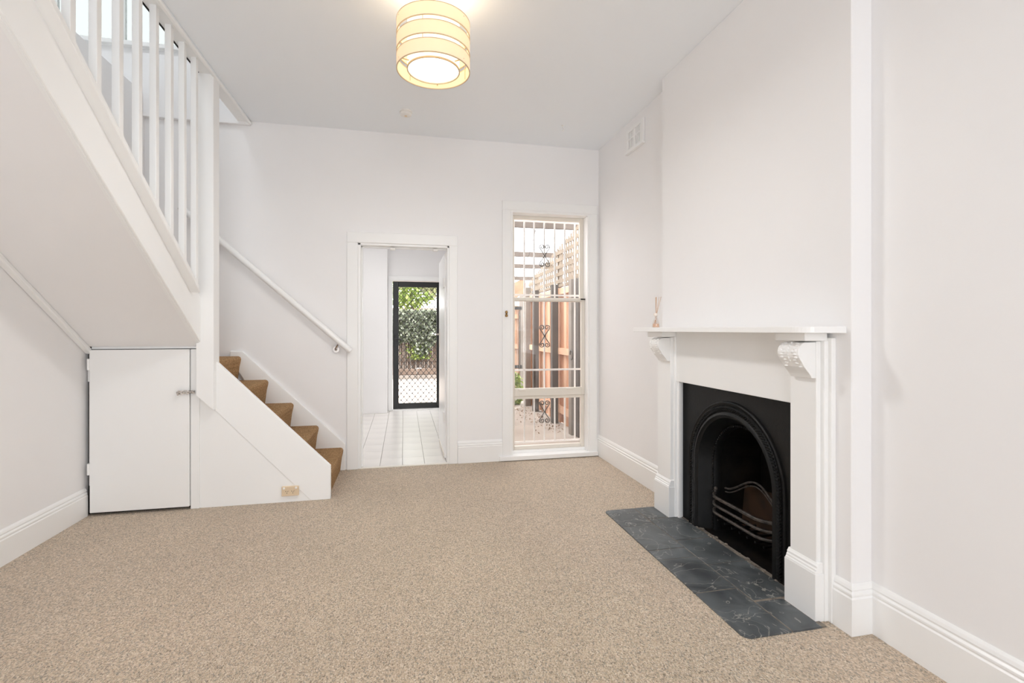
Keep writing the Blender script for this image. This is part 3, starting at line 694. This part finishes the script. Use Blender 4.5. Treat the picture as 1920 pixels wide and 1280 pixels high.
for i in range(5):
    c = (1, 0, 0, 0) if i == 0 else ((0, 0, 0, 1) if i == 4 else (0, 0, 0, 0))
    MB().prism(rrect(HX0, HXM-g, rowA[i]+g, rowA[i+1]-g, .035, c), 'z', -.018, .007+.0012*(i % 2)).build('slate_tile', M['slate'], he, bevel=.0012)
rowB = [(1.745, 1.974, 1.712), (1.984, 2.337, HX1), (2.337, 2.648, HX1), (2.648, 2.985, HX1), (2.99, 3.192, 1.714)]
for i, (a_, b_, xe) in enumerate(rowB): MB().box(HXM+g, xe, a_+g, b_-g, -.018, .0075+.001*(i % 2)).build('slate_tile', M['slate'], he, bevel=.0012)
ed = MB()
for i in range(46):   # crumbled mortar along the firebox mouth
    y = random.uniform(2.0, 2.98); ed.ball((random.uniform(1.80, 1.83), y, .008), random.uniform(.004, .010), 5, 4, (1, 1.6, .5))
ed.build('crumbled_mortar', M['grout'], he, kind='stuff')

# ================================================================== SMALL THINGS
rd = thing('reed_diffuser', 'small glass reed diffuser with bundled sticks on the far end of the mantel', 'diffuser', (1.665, 3.06, 1.2645))
MB().lathe([(0, 0), (.024, 0), (.026, .004), (.022, .03), (.013, .06), (.009, .068), (.009, .080), (.011, .082)], n=20).build('bottle', M['bottle'], rd, smooth=True)
MB().lathe([(0, .003), (.021, .003), (.020, .026), (0, .026)], n=16).build('oil', M['oil'], rd, smooth=True)
MB().lathe([(.0095, .078), (.014, .080), (.015, .088), (.013, .096), (.009, .098)], n=12).build('twine_tie', M['twine'], rd, smooth=True)
for o in rd.children: o.matrix_parent_inverse = Matrix.Identity(4)
for dx, dy in ((.004, .012), (-.004, -.008), (.002, -.040), (.006, -.058), (-.010, -.028)):
    o = MB().tube([(-dx*.45, -dy*.5, .006), (dx, dy, .205)], .0016, 6).build('reed', M['reed'], rd); o.matrix_parent_inverse = Matrix.Identity(4)
    o.scale = (1, 1, 1)

sd = thing('smoke_detector', 'round white smoke detector on the ceiling above the doorway side', 'smoke alarm', (.017, 4.15, CZ))
for nm, pr_, m_ in (('base', [(0, 0), (.052, 0), (.052, -.012), (0, -.012)], M['white_pl']), ('body', [(.046, -.012), (.047, -.018), (.044, -.032), (.034, -.038), (0, -.038)], M['white_pl']), ('test_button', [(.012, -.038), (.011, -.041), (0, -.041)], M['outlet'])):
    o = MB().lathe(pr_, n=32).build(nm, m_, sd, smooth=True); o.matrix_parent_inverse = Matrix.Identity(4)
hk = MB().lathe([(0, 0), (.012, 0), (.010, -.004), (0, -.004)], n=14); hk.tube([(0, 0, -.003), (0, 0, -.02), (.008, 0, -.03), (.010, 0, -.042), (.002, 0, -.050), (-.006, 0, -.046)], .003, 8)
o = hk.build('ceiling_hook', M['white_pl'], smooth=True); tag(o, 'tiny white hook in the ceiling in front of the window', 'hook'); o.location = (1.36, 4.14, CZ)

av = thing('air_vent', 'white slotted plaster air vent high on the right wall past the chimney', 'vent', (XR, 3.82, 2.85))
vy0, vy1, vz0, vz1 = 3.665, 3.975, 2.762, 2.965
holed('x', XR-.020, XR-.001, vy0, vy1, vz0+.01, vz1, [(vy0+.048, vy1-.026, vz0+.030, vz1-.032)]).build('vent_frame', M['trim'], av, bevel=.002)
MB().box(XR-.030, XR-.001, vy0-.004, vy1+.004, vz0-.006, vz0+.012).build('vent_sill', M['trim'], av, bevel=.002)
MB().box(XR-.003, XR-.001, vy0+.049, vy1-.027, vz0+.031, vz1-.033).build('vent_back', M['scroll'], av)
MB().box(XR-.017, XR-.003, vy0+.049, vy1-.027, (vz0+vz1)/2+.004, (vz0+vz1)/2+.018).build('vent_rail', M['trim'], av)
MB().box(XR-.0172, XR-.003, 3.808, 3.845, vz0+.031, vz1-.033).build('vent_rail', M['trim'], av)
for k in range(9):
    y = vy0+.058+.0262*k
    MB().box(XR-.015, XR-.003, y, y+.016, vz0+.031, vz1-.033).build('slat', M['trim'], av)

# pendant lamp
LX, LY, LZ, LR = .153, 2.628, 2.606, .190
pl_ = thing('pendant_lamp', 'three-tier cream fabric drum pendant light hanging from the ceiling, lit', 'lamp', (LX, LY, CZ))
def lrel(prof, name, m_, par=pl_, n=64, closed=False, **k):
    o = MB().lathe([(r, z-CZ) for r, z in prof], n=n, closed=closed).build(name, m_, par, smooth=True, **k); o.matrix_parent_inverse = Matrix.Identity(4); return o
for i in range(3):
    z0 = LZ+.0905*i; z1 = z0+.068
    b = lrel([(LR, z0), (LR, z1), (LR-.003, z1), (LR-.003, z0)], 'shade_band', M['shade'], closed=True)
    for z in (z0, z1): lrel([(LR+.0012, z-.0018), (LR+.0012, z+.0018), (LR-.004, z+.0018), (LR-.004, z-.0018)], 'edge_binding', M['shade_edge'], b, closed=True)
lrel([(.135, LZ+.004), (.135, LZ+.255)], 'inner_drum', M['drum'])
lrel([(0, LZ+.006), (.133, LZ+.006)], 'diffuser_disc', M['diffuser'])
lrel([(.1375, LZ+.000), (.1375, LZ+.008), (.132, LZ+.008), (.132, LZ)], 'diffuser_ring', M['shade_edge'], closed=True)
for a_ in (R(200), R(320), R(80)):
    for z in (LZ+.02, LZ+.235):
        o = MB().tube([(.135*cos(a_), .135*sin(a_), z-CZ), (LR*cos(a_), LR*sin(a_), z-CZ)], .003, 6).build('spoke', M['shade_edge'], pl_); o.matrix_parent_inverse = Matrix.Identity(4)
for a_ in (R(250), R(20), R(130)):
    o = MB().tube([((LR-.006)*cos(a_), (LR-.006)*sin(a_), LZ+.01-CZ), ((LR-.006)*cos(a_), (LR-.006)*sin(a_), LZ+.24-CZ)], .0018, 6).build('upright_wire', M['shade_edge'], pl_); o.matrix_parent_inverse = Matrix.Identity(4)
lrel([(0, LZ+.235), (.02, LZ+.235), (.02, LZ+.30), (.004, LZ+.31), (.004, CZ-.02), (.045, CZ-.018), (.05, CZ), (0, CZ)], 'ceiling_rose', M['white_pl'], n=24)
light('pendant_bulb', 'POINT', (LX, LY, LZ+.31), (0, 0, 0), 1.5, (1, .95, .90), shadow_soft_size=.05)
light('pendant_bulb_down', 'AREA', (LX, LY, LZ-.004), (0, 0, 0), 14.5, (.98, .98, .98), shape='DISK', size=.26)

# ================================================================== OUTSIDE
struct(MB().box(-9, 9, YB+.16, 26, -.2, -.1).build('ground', M['concrete']))
struct(MB().box(-3.5, 1.0, KB+.12, 13.38, -.1, -.06).build('ground_back_paving', M['paving']))
# side fence along the boundary
FX = 2.2
sf = thing('side_fence', 'tall timber boundary fence with lattice top running beside the yard', 'fence', (FX, 7, -.1))
ztop = lambda y: 2.594-.193*(y-6.0)
y = 5.0; i = 0
while y < 8.62:
    w_ = (.13, .15, .11, .14)[i % 4]
    MB().box(FX+.02+.012*(i % 2), FX+.04+.012*(i % 2), y, y+w_-.012, (-.10, -.085, -.095)[i % 3], 1.84).build('board', M['wood_or' if (i*7) % 3 else 'wood_or2'], sf)
    y += w_; i += 1
for z in (.11, .945, 1.80): MB().box(FX-.025, FX+.02, 4.95, 8.65, z-.045, z+.045).build('rail', M['wood_or2'], sf)
for (yy, m_, x0_, x1_) in ((5.86, 'wood_dk', FX-.07, FX+.02), (6.02, 'wood_gr', FX-.11, FX-.01), (6.83, 'wood_dk', FX-.11, FX-.02), (7.88, 'wood_dk', FX-.11, FX-.02), (8.50, 'wood_gr', FX-.09, FX)):
    MB().box(x0_, x1_, yy, yy+.10, -.1, 1.9 if yy < 8 else 2.0).build('post', M[m_], sf, bevel=.004)
MB().box(FX-.02, FX+.03, 4.95, 8.68, 1.862, 1.90).build('lattice_sill', M['lattice'], sf)
z = 1.95
while z < 2.78:
    ye = min(8.66, 6.0+(2.594-z)/.193)
    if ye > 5.1: MB().box(FX-.004, FX+.008, 4.95, ye, z-.027, z+.027).build('lattice_slat', M['lattice'], sf)
    z += .104
y = 4.98
while y < 8.66: MB().box(FX+.008, FX+.020, y, y+.042, 1.87, ztop(y)+.03).build('lattice_slat', M['lattice'], sf); y += .098
for yy in (5.4, 6.9, 8.3): MB().box(FX+.02, FX+.05, yy, yy+.05, 1.8, ztop(yy)).build('lattice_post', M['wood_gr'], sf)
tag(MB().tube([(FX-.115, 6.0+.05*cos(t), .93+.06*sin(t)) for t in [i*2*pi/16 for i in range(15)]], .009, 6).build('fence_ring', M['scroll'], smooth=True), 'dark iron ring hanging on the nearest grey fence post', 'ring')

gt = thing('side_gate', 'pale timber paling gate with black strap hinges closing the end of the side yard', 'gate', (1.7, 9.2, -.1))
x = 1.05; i = 0
while x < 2.16:
    MB().box(x, x+.102, 9.2, 9.22, -.02, 1.70+.01*(i % 2)).build('board', M['wood_or2'], gt); x += .108; i += 1
for z in (.35, .93, 1.5): MB().box(1.05, 2.15, 9.16, 9.2, z-.04, z+.04).build('rail', M['wood_or2'], gt)
MB().box(2.16, 2.26, 9.14, 9.24, -.1, 1.9).build('gate_post', M['wood_gr'], gt)
for z in (.55, 1.66): MB().box(2.02, 2.19, 9.13, 9.15, z-.03, z+.03).build('hinge', M['black_al'], gt)
MB().box(2.13, 2.15, 9.12, 9.15, .5, 1.6).build('drop_bolt', M['scroll'], gt)

# pergola beams over the yard
pg = thing('pergola', 'weathered timber pergola beams crossing over the side yard', 'pergola', (1.5, 9, 2.6))
from_v = [(6.35, 2.60, .045, .085), (8.95, 2.61, .05, .09), (10.55, 2.60, .05, .09), (13.1, 2.60, .05, .10)]
for y, z, a_, b_ in from_v: MB().box(-1.0 if y > 8 else .85, 2.75+(y-6)*.12, y, y+a_, z, z+b_).build('beam', M['beam'], pg, bevel=.004)
for y in (6.6, 8.95, 13.1): MB().box(2.72+(y-6)*.12, 2.80+(y-6)*.12, y, y+.08, -.1, 2.6).build('post', M['wood_gr'], pg)
tag(MB().tube([(1.86, 6.9, 2.70), (2.02, 7.9, 2.47+.02), (2.33, 10.2, 2.40)], .006, 6).build('overhead_cable', M['scroll']), 'thin cable slung diagonally under the pergola beams', 'cable')

def foliage(name, m_, n, fn, size, parent=None, kind='stuff'):
    mb = MB()
    for _ in range(n):
        c = Vector(fn()); a = Vector((random.gauss(0, 1), random.gauss(0, 1), random.gauss(0, 1))).normalized(); b = a.orthogonal().normalized()
        b.rotate(Matrix.Rotation(random.uniform(0, 6.28), 3, a)); d_ = a.cross(b); s_ = size*random.uniform(.6, 1.3)
        mb.add([c-b*s_, c+d_*s_*.62+b*s_*.1, c+b*s_*1.1+a*s_*.2, c-d_*s_*.62+b*s_*.1], [(0, 1, 2), (0, 2, 3)])
    me = bpy.data.meshes.new(name); me.from_pydata(mb.v, [], mb.f); me.materials.append(m_)
    o = bpy.data.objects.new(name, me); col.objects.link(o)
    if parent: o.parent = parent; o.matrix_parent_inverse = Matrix.Translation(parent.location).inverted()
    if kind: o['kind'] = kind
    return o
def blob(c, r):
    def f_():
        while True:
            p = Vector((random.uniform(-1, 1), random.uniform(-1, 1), random.uniform(-1, 1)))
            if .3 < p.length < 1: return (c[0]+p.x*r[0], c[1]+p.y*r[1], c[2]+p.z*r[2])
    return f_
bs = thing('green_shrub', 'bright green shrub at the foot of the paling gate', 'shrub', (1.92, 8.7, -.1))
foliage('foliage', M['bright'], 900, blob((1.92, 8.75, .17), (.22, .16, .33)), .03, bs)
MB().tube([(1.92, 8.75, -.1), (1.93, 8.76, .3)], .012, 6).build('stem', M['bark'], bs)
lt = foliage('leaf_litter', M['litter'], 260, lambda: (FX-.08-abs(random.gauss(0, .22)), random.uniform(6.2, 9.1), -.094+random.uniform(0, .012)), .014)
lt['label'] = 'dry leaves gathered on the concrete along the fence foot'

# back of the yard
rw = thing('sleeper_edging', 'low weathered timber sleeper edging at the back of the sunny paving', 'edging', (0, 13.4, -.1))
for i, (x0_, x1_) in enumerate(((-3.2, -1.0), (-1.0, .35), (.35, 1.5))):
    MB().box(x0_, x1_-.01, 13.4, 13.5, -.1, .04).build('sleeper', M['wood_gr'], rw, bevel=.006)
    MB().box(x0_, x1_-.01, 13.46, 13.56, .045, .19+.01*i).build('sleeper', M['fence2'], rw, bevel=.006)
struct(MB().box(-3.2, 1.5, 13.5, 15.2, -.1, .06).build('ground_garden_bed', M['bark']))
bf = thing('rear_paling_fence', 'brown timber paling fence behind the ivy at the back of the yard', 'fence', (0, 14.3, 0))
for i in range(40):
    x = -3.2+i*.118; MB().box(x, x+.108, 14.30+.01*(i % 2), 14.32+.01*(i % 2), .05, 1.62+random.uniform(-.02, .02)).build('board', M['fence2'], bf)
for z in (.4, 1.3): MB().box(-3.2, 1.55, 14.25, 14.3, z-.05, z+.05).build('rail', M['fence2'], bf)
iv = thing('ivy', 'dense variegated ivy tumbling over the top of the rear fence', 'climber', (0, 14.2, .6))
def ivyp():
    while True:
        x = random.uniform(-1.2, 1.4); z = random.uniform(.35, 1.80)
        lim = .95-.45*math.exp(-((x-.42)/.28)**2)+.12*sin(x*7)
        if z > lim: return (x, 14.12+random.gauss(0, .09)-.15*sin((z-lim)*2), z)
foliage('foliage', M['ivy'], 6500, ivyp, .05, iv)
foliage('hanging_tendrils', M['bright'], 700, lambda: (random.gauss(.42, .13), 14.1+random.gauss(0, .05), random.uniform(.42, 1.0)), .04, iv)
for i in range(9):
    x = -.55+.15*i; MB().tube([(x, 14.22, .06), (x+.03*sin(i), 14.2, .6), (x+.05*cos(i*2), 14.22, 1.4)], .012, 5).build('stem', M['wood_gr'], iv)
for i, (x, y, r_, m_, lab) in enumerate(((-.85, 17.6, 1.2, 'tree', 'loose pale tree rising behind the ivy on the left'), (1.1, 16.2, .9, 'tree', 'shaded leafy tree behind the ivy near the right door edge'), (.25, 19.4, 1.0, 'bright', 'sunlit lime-green shrub glimpsed between the trees behind the ivy'))):
    t_ = thing('garden_tree', lab, 'tree', (x, y, -.1), 'trees beyond the rear fence')
    zc = (3.75, 3.45, 2.75)[i]
    foliage('crown', M[m_], (1500, 1500, 1400)[i], blob((x, y, zc), (r_, r_*.8, (1.5, 1.2, .75)[i])), .085, t_)
    MB().tube([(x, y, -.1), (x+.1, y, 1.2), (x+.05, y, zc)], [.10, .08, .04], 8).build('trunk', M['bark'], t_)
tag(MB().box(-3, 3, 20.5, 20.7, -.1, 2.14).build('garden_wall', M['paving']), 'pale rendered garden wall beyond the ivy, seen as a bright strip', 'wall')
pt = MB().lathe([(0, 0), (.06, 0), (.075, .12), (.085, .14), (.07, .14), (.062, .02), (0, .02)], n=16).build('plant_pot', M['barw'], smooth=True)
tag(pt, 'small white pot standing in front of the ivy on the garden bed', 'pot'); pt.location = (.40, 13.75, .06)

nh = thing('neighbour_house', 'distant pale blue house with terracotta gable roof seen through the upper window pane', 'house', (4.6, 18, -.1))
MB().box(3.4, 6.2, 18, 21, -.1, 2.45).build('wall', M['bluewall'], nh)
MB().prism([(3.6, 2.42), (3.9, 2.95), (4.35, 3.15), (4.42, 2.95), (4.42, 2.62), (3.9, 2.35)], 'y', 17.8, 21.2).build('roof', M['rooft'], nh)
